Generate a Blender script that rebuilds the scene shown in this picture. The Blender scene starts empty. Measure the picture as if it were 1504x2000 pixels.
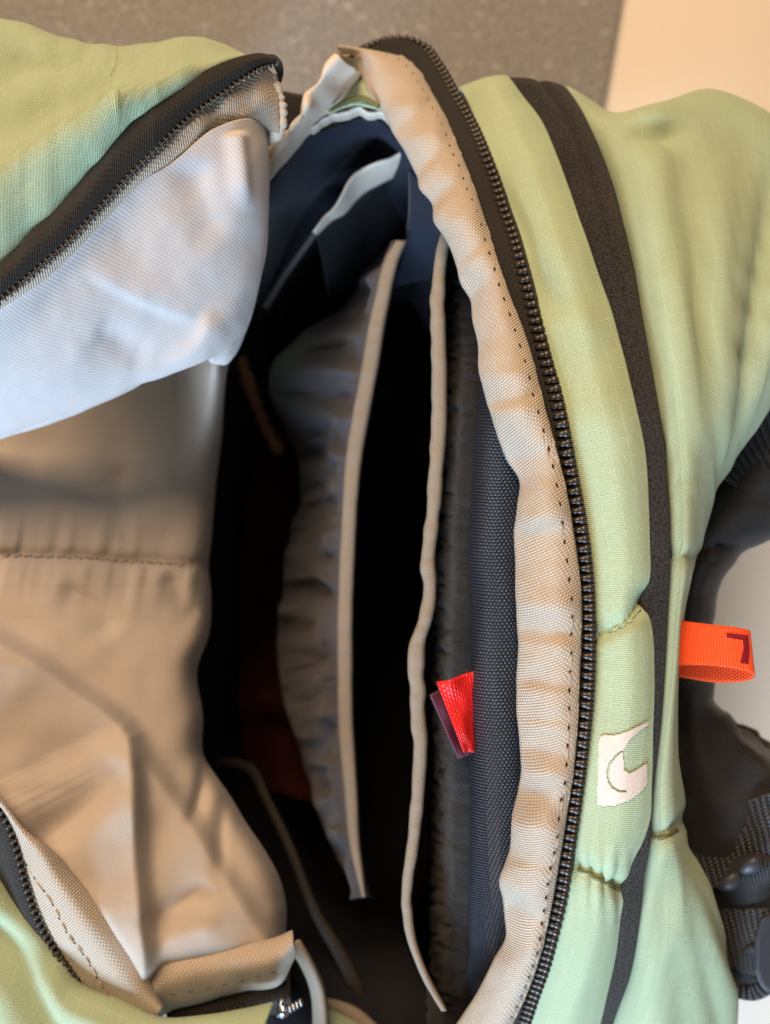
import bpy, math, random
import numpy as np
from mathutils import Matrix, Vector
from mathutils.bvhtree import BVHTree
random.seed(4); rng = np.random.default_rng(4)
scene = bpy.context.scene
COL = scene.collection
H = 0.30                 # camera height above the rim of the bag (metres)
K = 0.36 / 2000          # metres per photo pixel at the rim
# ------------------------------------------------------------------ camera
cam = bpy.data.cameras.new('camera'); cam_o = bpy.data.objects.new('camera', cam); COL.objects.link(cam_o)
cam_o.location = (0, 0, H)
cam.sensor_fit = 'VERTICAL'; cam.sensor_height = 36.0
cam.lens = 18.0 / math.tan(math.atan(0.18 / H))
cam.clip_start = 0.01; cam.clip_end = 50
cam.dof.use_dof = True; cam.dof.focus_distance = H + 0.004; cam.dof.aperture_fstop = 6.3
scene.camera = cam_o
# ------------------------------------------------------------------ light: warm room lamp above, cool window at the foot of the picture
w = bpy.data.worlds.new('World'); scene.world = w; w.use_nodes = True
bg = w.node_tree.nodes['Background']; bg.inputs[0].default_value = (1.0, 0.84, 0.68, 1); bg.inputs[1].default_value = 0.16
def area(name, loc, target, sx, sy, power, color):
    l = bpy.data.lights.new(name, 'AREA'); l.shape = 'RECTANGLE'; l.size = sx; l.size_y = sy; l.energy = power; l.color = color
    o = bpy.data.objects.new(name, l); COL.objects.link(o); o.location = loc
    o.rotation_euler = (Vector(target) - Vector(loc)).to_track_quat('-Z', 'Y').to_euler(); return o
area('room_lamp', (-0.40, 1.15, 1.20), (0, 0, 0), 0.9, 0.9, 43, (1.0, 0.68, 0.41))
area('window', (-0.55, -1.65, 0.68), (0, 0, -0.02), 1.0, 0.7, 70, (0.62, 0.81, 1.0))
scene.view_settings.view_transform = 'Standard'; scene.view_settings.look = 'None'
scene.view_settings.exposure = 0.0; scene.view_settings.gamma = 1.0
FLOOR = -0.46
# ------------------------------------------------------------------ maths helpers
def P(u, v, z):
    f = K * (H - z) / H
    return ((u - 752) * f, -(v - 1000) * f, z)
def PX(G):
    f = K * (H - G[..., 2]) / H
    return G[..., 0] / f + 752, -G[..., 1] / f + 1000
def cr(pts, n, even=True):
    """Catmull-Rom through pts, n samples, even arc length"""
    p = np.asarray(pts, float)
    if len(p) == 2:
        t = np.linspace(0, 1, n)[:, None]; return p[0] * (1 - t) + p[1] * t
    d = np.maximum(np.linalg.norm(np.diff(p[:, :3], axis=0), axis=1), 1e-9)
    s = np.concatenate([[0], np.cumsum(d)])
    m = np.zeros_like(p)
    sl = np.diff(p, axis=0) / d[:, None]
    m[1:-1] = (sl[:-1] * d[1:, None] + sl[1:] * d[:-1, None]) / (d[1:] + d[:-1])[:, None]
    m[0] = sl[0]; m[-1] = sl[-1]
    def ev(x):
        i = np.clip(np.searchsorted(s, x, side='right') - 1, 0, len(d) - 1)
        h = d[i][:, None]; t = ((x - s[i]) / d[i])[:, None]
        return ((2*t**3 - 3*t**2 + 1) * p[i] + (t**3 - 2*t**2 + t) * h * m[i]
                + (-2*t**3 + 3*t**2) * p[i+1] + (t**3 - t**2) * h * m[i+1])
    if not even: return ev(np.linspace(0, s[-1], n))
    q = ev(np.linspace(0, s[-1], n * 4))
    L = np.concatenate([[0], np.cumsum(np.linalg.norm(np.diff(q[:, :3], axis=0), axis=1))])
    tt = np.linspace(0, L[-1], n)
    return np.stack([np.interp(tt, L, q[:, k]) for k in range(q.shape[1])], 1)
def world(curve): return [P(*c[:3]) for c in curve]
def loft(rows, nu, nv):
    R = np.stack([cr(world(r), nu) for r in rows])              # rows x nu x 3
    G = np.stack([cr(R[:, j], nv) for j in range(nu)], 1)       # nv x nu x 3
    return G
def normals(G):
    a = np.gradient(G, axis=1); b = np.gradient(G, axis=0)
    n = np.cross(a, b); n /= np.maximum(np.linalg.norm(n, axis=-1, keepdims=True), 1e-12)
    return n
def vn(x, y, seed=0):
    """smooth value noise -1..1"""
    r = np.random.default_rng(seed); T = r.random((64, 64)) * 2 - 1
    xi = np.floor(x).astype(int); yi = np.floor(y).astype(int)
    fx = x - xi; fy = y - yi; fx = fx*fx*fx*(fx*(fx*6-15)+10); fy = fy*fy*fy*(fy*(fy*6-15)+10)
    g = lambda a, b: T[a % 64, b % 64]
    return (g(xi, yi)*(1-fx)+g(xi+1, yi)*fx)*(1-fy) + (g(xi, yi+1)*(1-fx)+g(xi+1, yi+1)*fx)*fy
def pdist(U, V, poly, smooth=True):
    """distance, sign and along-parameter to a pixel polyline"""
    p = np.asarray(poly, float)
    if smooth and len(p) > 2: p = cr(np.c_[p, np.zeros(len(p))], 40)[:, :2]
    best = np.full(U.shape, 1e9); sg = np.zeros(U.shape); al = np.zeros(U.shape)
    n = len(p) - 1
    for i in range(n):
        a, b = p[i], p[i+1]; d = b - a; L = max(np.hypot(*d), 1e-6)
        t = np.clip(((U-a[0])*d[0] + (V-a[1])*d[1]) / L**2, 0, 1)
        dx = U - (a[0]+t*d[0]); dy = V - (a[1]+t*d[1]); dd = np.hypot(dx, dy)
        k = dd < best
        best = np.where(k, dd, best); sg = np.where(k, np.sign(d[0]*dy - d[1]*dx), sg); al = np.where(k, (i+t)/n, al)
    return best, sg, al
def fold(U, V, poly, h, wl, wr, f0=.25, f1=.25):
    """ridge h metres high along a line; wl/wr: width (px) to its picture-left / right when walking along it"""
    d, s, a = pdist(U, V, poly)
    wd = np.where(s < 0, wl, wr)
    fade = np.clip(a / max(f0, 1e-6), 0, 1) * np.clip((1 - a) / max(f1, 1e-6), 0, 1) if (f0 or f1) else 1
    fade = fade * fade * (3 - 2 * fade)
    return h * np.exp(-(d / wd)**2) * fade
def cliff(U, V, poly, h, w_fast, w_slow, f0=.0, f1=.0):
    d, s, a = pdist(U, V, poly)
    fade = (np.clip(a / f0, 0, 1) if f0 else 1) * (np.clip((1 - a) / f1, 0, 1) if f1 else 1)
    return np.where(s > 0, np.exp(-d / w_slow), np.exp(-(d / w_fast)**2)) * h * fade * fade * (3 - 2 * fade)
def byu(curve, us):
    """a traced line sampled at given picture columns"""
    c = cr(np.array([tuple(map(float, q)) + (0.,) * (3 - len(q)) for q in curve]), 600)
    o = np.argsort(c[:, 0]); return np.interp(us, c[o, 0], c[o, 1])
def gridpx(Ug, Vg, Zg):
    f = K * (H - Zg) / H
    return np.stack([(Ug - 752) * f, -(Vg - 1000) * f, Zg], -1)
def across(rows, nv):
    R = np.stack(rows); return np.stack([cr(R[:, j], nv) for j in range(R.shape[1])], 1)
# ------------------------------------------------------------------ object helpers
ROOT = bpy.data.objects.new('backpack', None); COL.objects.link(ROOT)
ROOT.location = (0, 0, FLOOR); ROOT.empty_display_size = .05
ROOT['label'] = 'open mint green backpack with pale lining, black coil zippers and beige binding tape'
ROOT['category'] = 'backpack'
def link(name, me, parent=ROOT, label=None):
    o = bpy.data.objects.new(name, me); COL.objects.link(o)
    if parent is not None:
        o.parent = parent
        o.matrix_parent_inverse = Matrix.Translation((0, 0, -FLOOR)) if parent is ROOT else Matrix.Identity(4)
    if label: o['label'] = label
    return o
def mesh(name, v, f, mat, uv=None, smooth=True):
    me = bpy.data.meshes.new(name); me.from_pydata([tuple(map(float, q)) for q in v], [], f); me.materials.append(mat)
    if uv is not None:
        l = me.uv_layers.new(name='UVMap'); idx = np.empty(len(me.loops), int); me.loops.foreach_get('vertex_index', idx)
        l.data.foreach_set('uv', np.asarray(uv, float)[idx].ravel())
    if smooth: me.polygons.foreach_set('use_smooth', [True] * len(me.polygons))
    me.update(); return me
def sheet(name, G, mat, parent=ROOT, thick=.0009, label=None, closed=False):
    nv, nu = G.shape[:2]
    L = np.concatenate([[0], np.cumsum(np.linalg.norm(np.diff(G[nv//2], axis=0), axis=1))])
    W = np.concatenate([np.zeros((1, nu)), np.cumsum(np.linalg.norm(np.diff(G, axis=0), axis=2), axis=0)])
    uv = np.stack([np.broadcast_to(L, (nv, nu)), W], -1).reshape(-1, 2)
    f = []
    for i in range(nv - 1 + (1 if closed else 0)):
        a = i * nu; b = ((i + 1) % nv) * nu
        f += [(a+j, a+j+1, b+j+1, b+j) for j in range(nu - 1)]
    me = mesh(name, G.reshape(-1, 3), f, mat, uv)
    o = link(name, me, parent, label)
    if thick:
        m = o.modifiers.new('thickness', 'SOLIDIFY'); m.thickness = thick; m.offset = 0
    return o
def tube(name, pts, mat, parent=ROOT, n=60, seg=12, flat=1.0, up=(0, 0, 1), label=None, wob=0, caps=True):
    """pts (u, v, z, half width px)"""
    q = np.array([list(P(*p[:3])) + [p[3] * K * (H - p[2]) / H] for p in pts])
    c = cr(q, n); X = c[:, :3]; r = np.maximum(c[:, 3], 1e-5)
    t = np.gradient(X, axis=0); t /= np.linalg.norm(t, axis=1, keepdims=True)
    upv = np.array(up, float); s = np.cross(t, upv); s /= np.linalg.norm(s, axis=1, keepdims=True); nn = np.cross(s, t)
    if wob: r = r * (1 + wob * vn(np.arange(n) * .37, np.zeros(n), 9))
    a = np.linspace(0, 2*np.pi, seg, endpoint=False)
    ca, sa = np.cos(a), np.sin(a)
    G = X[None] + r[None, :, None] * (ca[:, None, None] * s[None] + flat * sa[:, None, None] * nn[None])   # seg x n x 3
    L = np.concatenate([[0], np.cumsum(np.linalg.norm(np.diff(X, axis=0), axis=1))])
    uv = np.stack([np.broadcast_to(L, (seg, n)), np.broadcast_to((a / (2*np.pi) * 2 * np.pi * r.mean())[:, None], (seg, n))], -1).reshape(-1, 2)
    f = []
    for i in range(seg):
        A, B = i * n, ((i + 1) % seg) * n
        f += [(A+j, A+j+1, B+j+1, B+j) for j in range(n - 1)]
    if caps: f += [tuple(i * n for i in range(seg)), tuple(i * n + n - 1 for i in reversed(range(seg)))]
    return link(name, mesh(name, G.reshape(-1, 3), f, mat, uv), parent, label)
def band(name, pts, mat, parent=ROOT, n=200, label=None, drop=.006, wob=.1, seed=7, crown=.0012):
    """flat binding folded over an edge: pts (u, v, z, half width px)"""
    c = cr(np.array([tuple(map(float, p)) for p in pts]), n); k = np.arange(n)
    wl = c[:, 3] * (1 + wob * vn(k * .21, k * 0., seed)); wr_ = c[:, 3] * (1 + wob * vn(k * .19, k * 0. + 5, seed))
    z = c[:, 2] + .0004 * vn(k * .33, k * 0. + 9, seed)
    rows = [gridpx(c[:, 0] - wl, c[:, 1], z - drop), gridpx(c[:, 0] - wl, c[:, 1], z - .0010), gridpx(c[:, 0] - wl * .8, c[:, 1], z), gridpx(c[:, 0], c[:, 1], z + crown * .4),
            gridpx(c[:, 0] + wr_ * .8, c[:, 1], z), gridpx(c[:, 0] + wr_, c[:, 1], z - .0010), gridpx(c[:, 0] + wr_, c[:, 1], z - drop)]
    return sheet(name, across(rows, 22), mat, parent, .0008, label)
# ------------------------------------------------------------------ materials
class NT:
    def __init__(s, name):
        s.m = bpy.data.materials.new(name); s.m.use_nodes = True; s.t = s.m.node_tree; s.b = s.t.nodes['Principled BSDF']
    def n(s, typ, **kw):
        x = s.t.nodes.new(typ)
        for k, v in kw.items(): setattr(x, k, v)
        return x
    def l(s, a, b): s.t.links.new(a, b)
    def put(s, sock, v):
        if hasattr(v, 'is_output'): s.l(v, sock)
        else: sock.default_value = v
    def math(s, op, a, b=0.0, c=None, clamp=False):
        x = s.n('ShaderNodeMath', operation=op, use_clamp=clamp); s.put(x.inputs[0], a); s.put(x.inputs[1], b)
        if c is not None: s.put(x.inputs[2], c)
        return x.outputs[0]
    def mix(s, f, a, b):
        x = s.n('ShaderNodeMix', data_type='RGBA'); s.put(x.inputs[0], f); s.put(x.inputs[6], a); s.put(x.inputs[7], b); return x.outputs[2]
    def noise(s, vec, scale, detail=3, rough=.5):
        x = s.n('ShaderNodeTexNoise'); x.inputs['Scale'].default_value = scale; x.inputs['Detail'].default_value = detail
        x.inputs['Roughness'].default_value = rough; s.l(vec, x.inputs['Vector']); return x.outputs['Fac']
def rgba(c): return (c[0], c[1], c[2], 1)
def fabric(name, col, weave='plain', pu=.0007, pv=.0007, bump=.00012, rough=.75, spec=.35, sheen=.0, var=.08, grid=None, thread=None, fuzz=0, warp=.00015, coat=0):
    """woven cloth: UV is in metres, u runs along the piece"""
    s = NT(name); tc = s.n('ShaderNodeTexCoord'); sep = s.n('ShaderNodeSeparateXYZ')
    nz = s.n('ShaderNodeTexNoise'); nz.inputs['Scale'].default_value = 160; s.l(tc.outputs['UV'], nz.inputs['Vector'])
    off = s.n('ShaderNodeVectorMath', operation='MULTIPLY_ADD'); s.l(nz.outputs['Color'], off.inputs[0])
    off.inputs[1].default_value = (warp*2, warp*2, 0); s.l(tc.outputs['UV'], off.inputs[2]); s.l(off.outputs[0], sep.inputs[0])
    U, V = sep.outputs[0], sep.outputs[1]
    fu, fv = s.math('DIVIDE', U, pu), s.math('DIVIDE', V, pv)
    if weave == 'plain':
        h = s.math('MULTIPLY', s.math('SINE', s.math('MULTIPLY', fu, math.pi)), s.math('SINE', s.math('MULTIPLY', fv, math.pi)))
        h = s.math('MULTIPLY_ADD', h, .5, .5)
    elif weave == 'rib':         # rows of short proud threads, every second row shifted
        row = s.math('FLOOR', fu); par = s.math('MODULO', row, 2.0)
        a = s.math('ABSOLUTE', s.math('SINE', s.math('MULTIPLY', fu, math.pi)))
        b = s.math('MULTIPLY_ADD', s.math('SINE', s.math('MULTIPLY', s.math('ADD', fv, s.math('MULTIPLY', par, .5)), 2*math.pi)), .32, .68)
        h = s.math('MULTIPLY', a, b)
    elif weave == 'grid':
        a = s.math('ABSOLUTE', s.math('SINE', s.math('MULTIPLY', fu, math.pi)))
        par = s.math('MODULO', s.math('FLOOR', fu), 2.0)
        b = s.math('ABSOLUTE', s.math('SINE', s.math('MULTIPLY', s.math('ADD', fv, s.math('MULTIPLY', par, .5)), math.pi)))
        h = s.math('MULTIPLY', a, s.math('MULTIPLY_ADD', b, .6, .4))
    elif weave == 'twill':
        h = s.math('MULTIPLY_ADD', s.math('SINE', s.math('MULTIPLY', s.math('ADD', fu, fv), 2*math.pi)), .5, .5)
    else:
        h = s.math('MULTIPLY_ADD', s.noise(tc.outputs['UV'], 1/pu, 3, .6), 2.5, -.75, clamp=True)
    base = h
    big = s.noise(tc.outputs['UV'], 45, 4, .6)
    c = s.mix(s.math('MULTIPLY_ADD', big, 1.6, -.3, clamp=True), rgba([q*(1-var) for q in col]), rgba([min(1, q*(1+var)) for q in col]))
    if thread is not None:       # low parts of the weave take the second colour
        c = s.mix(s.math('MULTIPLY_ADD', base, 1.8, -.35, clamp=True), rgba(thread), c)
    if grid:                     # ripstop lines
        def line(x):
            f = s.math('PINGPONG', s.math('DIVIDE', x, grid), .5); return s.math('LESS_THAN', f, .035)
        g = s.math('MAXIMUM', line(U), line(V))
        g = s.math('MULTIPLY', g, s.math('MULTIPLY_ADD', s.noise(tc.outputs['UV'], 900, 1), 1.4, -.1, clamp=True))
        h = s.math('ADD', h, s.math('MULTIPLY', g, 1.2)); c = s.mix(s.math('MULTIPLY', g, .42), c, (min(1, col[0]*1.5+.08), min(1, col[1]*1.35+.08), min(1, col[2]*1.5+.08), 1))
    if fuzz:
        h = s.math('ADD', h, s.math('MULTIPLY', s.noise(tc.outputs['UV'], 2500, 4, .8), fuzz))
    bp = s.n('ShaderNodeBump'); bp.inputs['Strength'].default_value = 1.0; bp.inputs['Distance'].default_value = bump
    s.l(h, bp.inputs['Height']); s.l(bp.outputs[0], s.b.inputs['Normal']); s.l(c, s.b.inputs['Base Color'])
    s.b.inputs['Roughness'].default_value = rough; s.b.inputs['Specular IOR Level'].default_value = spec
    s.b.inputs['Sheen Weight'].default_value = sheen; s.b.inputs['Sheen Roughness'].default_value = .4
    return s.m
def plastic(name, col, rough=.3, spec=.5, metal=0):
    s = NT(name); tc = s.n('ShaderNodeTexCoord'); nz = s.noise(tc.outputs['Object'], 900, 3)
    c = s.mix(nz, rgba([q*.8 for q in col]), rgba([min(1, q*1.2) for q in col])); s.l(c, s.b.inputs['Base Color'])
    r = s.math('MULTIPLY_ADD', nz, .2, rough - .1); s.l(r, s.b.inputs['Roughness'])
    s.b.inputs['Specular IOR Level'].default_value = spec; s.b.inputs['Metallic'].default_value = metal
    return s.m
M_green = fabric('mint_ripstop', (.425, .54, .36), 'grid', .00074, .00105, .00022, .66, .35, .1, .05, grid=.0064)
M_tape = fabric('beige_webbing', (.66, .585, .50), 'rib', .00105, .0015, .00042, .62, .45, .1, .05, thread=(.40, .33, .26))
M_lining = fabric('pale_lining', (.55, .53, .545), 'plain', .00078, .00078, .00012, .85, .2, .15, .03)
M_navy = fabric('navy_mesh', (.026, .033, .056), 'grid', .0014, .0017, .0008, .42, .5, .0, .1, thread=(.004, .004, .006))
M_black = fabric('black_zip_tape', (.018, .016, .015), 'rib', .0011, .0018, .00035, .72, .3, .08, .2)
M_strip = fabric('black_cover_tape', (.046, .042, .042), 'noise', .0010, .0010, .0007, .75, .3, .08, .3, fuzz=.2, thread=(.004, .0035, .003))
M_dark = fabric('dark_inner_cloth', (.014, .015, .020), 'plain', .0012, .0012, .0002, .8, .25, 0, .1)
M_inner = fabric('navy_inner_wall', (.012, .017, .033), 'plain', .0012, .0012, .0002, .8, .25, .1, .1)
M_maroon = fabric('maroon_inner_cloth', (.055, .009, .008), 'plain', .002, .002, .0003, .8, .2, 0, .2)
M_gather = fabric('grey_gathered_cloth', (.082, .08, .094), 'plain', .001, .001, .0002, .6, .35, .1, .1)
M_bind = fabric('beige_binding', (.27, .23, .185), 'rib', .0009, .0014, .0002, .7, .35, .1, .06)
M_fleece = fabric('black_fleece', (.020, .0195, .021), 'noise', .0016, .0016, .0004, .9, .2, .1, .4, fuzz=.6)
M_strap = fabric('black_strap_cloth', (.016, .017, .022), 'grid', .0013, .0018, .0004, .62, .4, .1, .2)
M_web = fabric('black_webbing', (.042, .046, .064), 'grid', .0029, .0015, .0012, .42, .55, .1, .15, thread=(.006, .006, .007))
M_soft = fabric('pale_binding_soft', (.66, .60, .53), 'plain', .0009, .0009, .00015, .65, .35, .1, .05)
M_orange = fabric('orange_ribbon', (1, .08, .004), 'rib', .0010, .0012, .00025, .6, .4, .1, .05)
M_red = fabric('red_ribbon', (.75, .014, .012), 'rib', .0010, .0020, .0003, .45, .45, 0, .1)
M_purple = fabric('purple_ribbon', (.095, .018, .055), 'plain', .0006, .0006, .0002, .5, .5, 0, .1)
M_tooth = plastic('zip_coil_nylon', (.030, .024, .020), .34, .55)
M_hole = plastic('stitch_hole_thread', (.03, .02, .012), .8, .1)
M_thread = plastic('beige_thread', (.45, .34, .24), .6, .3)
M_olive = plastic('olive_shade_hem', (.13, .13, .05), .7, .2)  # on seams: shadow of the pinched cloth as colour; also the facing hem
M_letter = plastic('dark_red_print', (.20, .004, .010), .6, .3)
M_print = plastic('pearl_print', (.72, .64, .59), .38, .5)
M_buckle = plastic('grey_plastic', (.035, .04, .055), .45, .4)
M_metal = plastic('zip_metal', (.55, .58, .66), .22, .5, 1)
M_cord = plastic('dull_orange_cord', (.26, .13, .08), .8, .2)
# ------------------------------------------------------------------ setting: floor and mat
def box(name, x0, x1, y0, y1, z0, z1, mat, skew=0):
    v = [(x0, y0, z0), (x1, y0, z0), (x1+skew, y1, z0), (x0, y1, z0), (x0, y0, z1), (x1, y0, z1), (x1+skew, y1, z1), (x0, y1, z1)]
    f = [(3, 2, 1, 0), (4, 5, 6, 7), (0, 1, 5, 4), (1, 2, 6, 5), (2, 3, 7, 6), (3, 0, 4, 7)]
    return mesh(name, v, f, mat, smooth=False)
s = NT('pale_floor'); tc = s.n('ShaderNodeTexCoord'); nz = s.noise(tc.outputs['Object'], 3, 5, .6)
s.l(s.mix(nz, (.80, .73, .66, 1), (.88, .81, .74, 1)), s.b.inputs['Base Color']); s.b.inputs['Roughness'].default_value = .55
fl = bpy.data.objects.new('floor', box('floor', -4, 4, -4, 4, FLOOR - .05, FLOOR, s.m)); COL.objects.link(fl); fl['kind'] = 'structure'
s = NT('speckled_mat'); tc = s.n('ShaderNodeTexCoord'); nz = s.noise(tc.outputs['Object'], 230, 5, .75); n2 = s.noise(tc.outputs['Object'], 60, 3, .6)
c = s.mix(s.math('MULTIPLY_ADD', nz, 3.4, -1.2, clamp=True), (.205, .205, .21, 1), (.43, .425, .43, 1))
vo = s.n('ShaderNodeTexVoronoi'); vo.inputs['Scale'].default_value = 95; s.l(tc.outputs['Object'], vo.inputs['Vector'])
sp = s.math('MULTIPLY', s.math('LESS_THAN', vo.outputs['Distance'], .27), s.math('GREATER_THAN', n2, .52))
c = s.mix(s.math('MULTIPLY', sp, .55), c, (.62, .60, .58, 1)); s.l(c, s.b.inputs['Base Color']); s.b.inputs['Roughness'].default_value = .85
bp = s.n('ShaderNodeBump'); bp.inputs['Distance'].default_value = .003; s.l(nz, bp.inputs['Height']); s.l(bp.outputs[0], s.b.inputs['Normal'])
me = box('floor_mat', -1.6, -.021, -.9, 1.6, FLOOR + .002, FLOOR + .012, s.m, skew=.425)
mat_o = bpy.data.objects.new('floor_mat', me); COL.objects.link(mat_o)
mat_o['label'] = 'grey brown speckled carpet mat lying under and behind the backpack'; mat_o['category'] = 'mat'
b_ = mat_o.modifiers.new('edge', 'BEVEL'); b_.width = .003; b_.segments = 2
# ------------------------------------------------------------------ traced lines of the rear rim (photo pixels), z from the arch of the rim
ZV = np.array([-20, 60, 100, 184, 304, 508, 832, 1100, 1500, 1700, 1850, 2000, 2120])
ZZ = np.array([-.115, -.098, -.088, -.070, -.045, -.020, -.002, 0, 0, -.006, -.018, -.042, -.07])
zr = lambda v: float(np.interp(v, ZV, ZZ))
coil = [(690,112),(710,96),(745,80),(782,76),(822,90),(854,128),(886,184),(918,240),(946,304),(966,356),(982,408),(998,452),(1014,508),(1028,560),(1042,616),(1067,712),(1080,756),(1097,832),(1111,907),(1127,991),(1139,1071),(1147,1159),(1149,1238),(1147,1338),(1135,1468),(1123,1563),(1107,1671),(1093,1759),(1079,1818),(1060,1890),(1040,1946),(1024,1994),(996,2070)]
tape_out = [(664,104),(698,103),(758,108),(790,116),(814,136),(834,168),(866,224),(894,288),(922,360),(950,444),(974,520),(998,588),(1022,648),(1040,706),(1058,780),(1080,860),(1099,935),(1115,1019),(1127,1099),(1133,1159),(1133,1258),(1131,1300),(1127,1400),(1121,1480),(1107,1579),(1091,1679),(1071,1791),(1052,1870),(1028,1938),(1000,1998),(970,2060)]
tape_in = [(662,112),(686,122),(706,148),(722,184),(746,216),(766,252),(782,280),(802,312),(818,344),(822,368),(846,396),(850,436),(874,472),(894,516),(902,548),(922,580),(926,624),(936,672),(937,728),(952,780),(968,832),(992,891),(1018,939),(1012,987),(1008,1031),(1010,1099),(1008,1159),(1014,1238),(1012,1338),(1012,1380),(1020,1468),(1016,1547),(1002,1591),(998,1659),(978,1723),(986,1759),(990,1799),(992,1827),(968,1874),(940,1930),(904,1986),(860,2050)]
g1_left = [(884,240,-.40),(886,205,-.2),(892,180,-.1),(900,176,-.082),(918,206,-.070)] + [(u+14, v, zr(v)-.003) for u, v in [(918,240),(946,304),(966,356),(982,408),(998,452),(1014,508),(1028,560),(1042,616),(1067,712),(1080,756),(1097,832),(1111,907),(1127,991),(1139,1071),(1147,1159),(1149,1238),(1147,1338),(1135,1468),(1123,1563),(1107,1671),(1093,1759),(1079,1818),(1060,1890),(1040,1946),(1024,1994),(996,2070)]]
strip_l = [(996,158),(1024,192),(1056,232),(1080,288),(1104,352),(1128,420),(1152,492),(1176,560),(1200,636),(1221,712),(1239,792),(1255,879),(1261,959),(1265,1059),(1265,1131),(1257,1175),(1267,1215),(1275,1298),(1276,1420),(1271,1523),(1267,1603),(1259,1631),(1239,1671),(1223,1723),(1213,1779),(1203,1858),(1183,1946),(1171,2000),(1150,2070)]
strip_r = [(1112,180),(1128,204),(1152,248),(1176,304),(1196,360),(1216,436),(1236,520),(1252,612),(1268,700),(1283,780),(1297,872),(1303,939),(1307,999),(1308,1099),(1303,1199),(1297,1298),(1287,1420),(1275,1519),(1269,1587),(1265,1659),(1255,1719),(1247,1799),(1231,1898),(1195,2000),(1180,2070)]
sil = [(1580,300),(1575,500),(1545,690),(1502,772),(1474,828),(1438,880),(1401,935),(1391,975),(1379,1019),(1367,1075),(1351,1105),(1343,1147),(1331,1207),(1323,1278),(1319,1340),(1319,1420),(1323,1499),(1331,1539),(1337,1579),(1341,1651),(1379,1723),(1399,1775),(1411,1838),(1419,1898),(1423,2000),(1425,2070)]
def over(c, dz=0.0, z0=None):
    """start of a row where the cloth turns over the far end and drops to the ground"""
    u, v = c[0]; zt = zr(v + 40) + dz if z0 is None else z0
    return [(u - 25, v + 70, -.42), (u - 12, v + 34, -.22), (u - 3, v + 7, zt - .03)]
def rim(c, dz=0.0, z0=None):
    return over(c, dz, z0) + [(u, v, zr(v + 40) + dz) for u, v in c]
# ---- rear binding tape (beige)
N = 520
A = cr([P(u, v, zr(v) - .011) for u, v in tape_in], N); B = cr([P(u, v, zr(v) + .0005) for u, v in tape_out], N)
nv = 26
tt = np.linspace(0, 1, nv)[:, None, None]
G = A[None] * (1 - tt) + B[None] * tt
G[..., 2] += (.0075 * np.sin(np.pi * np.clip(tt[..., 0], 0, 1)) ** .8)
U, V = PX(G)
white = [(205,225),(262,300),(345,368),(425,490),(502,548),(735,778),(800,890),(1012,1040),(1185,1238),(1262,1340),(1352,1410),(1420,1472),(1512,1556),(1612,1690),(1700,1792)]
vv = np.arange(0, 2200.0); sl = np.full(vv.shape, .55)
for a, b in white: sl[(vv >= a) & (vv <= b)] = -1.0
kern = np.exp(-(np.arange(-24, 25) / 6.0)**2); kern /= kern.sum(); sl = np.convolve(sl, kern, 'same')
hh = np.cumsum(sl); k2 = np.ones(201) / 201; pad = np.pad(hh, 100, mode='edge'); hh = hh - np.convolve(pad, k2, 'valid'); hh *= K * .85
T2 = tt[..., 0] * np.ones_like(U)
skew = np.interp(V, [100, 500, 900, 1300, 2000], [70, 55, 10, -15, -30])
amp = np.clip((1 - T2) * 1.35, 0, 1) ** .8 * np.clip((T2 + .15) * 4, 0, 1)
G[..., 2] += np.interp(V + skew * (T2 - .5), vv, hh) * amp
G[..., 2] += .0007 * vn(U / 26, V / 30, 3) * amp
under = A.copy(); under2 = A.copy(); under[:, 2] -= .004; under[:, 0] += .002; under2[:, 2] -= .006; under2[:, 0] += .008
G = np.concatenate([under2[None], under[None], G])
sheet('rear_binding', G, M_tape, thick=.0012, label='beige binding tape rumpled along the rear edge of the opening'); rear_bind = bpy.data.objects['rear_binding']
fin = G
# selvage bead at the outer edge, with stitches along it
tube('selvage', [(u - 3, v, zr(v) + .0012, 4.5) for u, v in tape_out], M_tape, rear_bind, n=420, seg=8, flat=.7, wob=.5)
def beads(name, pts, mat, parent, rl, rw, rh):
    """one mesh of small lens-shaped stitches: pts = (pos, tangent, normal)"""
    vs, fs = [], []
    base = []
    for ph in (-.6, .25, .85):
        for a in range(6): base.append((math.cos(a*math.pi/3)*math.cos(ph), math.sin(a*math.pi/3)*math.cos(ph), math.sin(ph)))
    for p, t, n in pts:
        p = Vector(p); t = Vector(t).normalized(); n = Vector(n).normalized(); sd = n.cross(t).normalized(); o = len(vs)
        for x, y, z in base: vs.append(p + t*x*rl + sd*y*rw + n*z*rh)
        for r in range(2):
            for a in range(6): fs.append((o+r*6+a, o+r*6+(a+1) % 6, o+r*6+6+(a+1) % 6, o+r*6+6+a))
        fs.append(tuple(o+12+a for a in range(6)))
    ob = link(name, mesh(name, vs, fs, mat), parent); ob['kind'] = 'stuff'; return ob
def line_pts(curve3, step, dn=0, jit=.0):
    c = np.asarray(curve3); L = np.concatenate([[0], np.cumsum(np.linalg.norm(np.diff(c, axis=0), axis=1))])
    out = []; x = step * .5
    while x < L[-1]:
        p = np.array([np.interp(x, L, c[:, k]) for k in range(3)]); q = np.array([np.interp(min(x + .0008, L[-1]), L, c[:, k]) for k in range(3)])
        t = q - p; t /= max(np.linalg.norm(t), 1e-9); out.append((p + np.array([0, 0, dn]), t, (0, 0, 1))); x += step * (1 + jit * (random.random() - .5))
    return out
r80 = G[2 + int(nv * .80)]
beads('stitching', line_pts(r80, .0066, .0006, .1), M_hole, rear_bind, .0010, .00045, .0004)
beads('thread', line_pts(r80 + np.array([0, -.0034, 0]), .0066, .0005, .1), M_thread, rear_bind, .0022, .0004, .0004)
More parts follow.
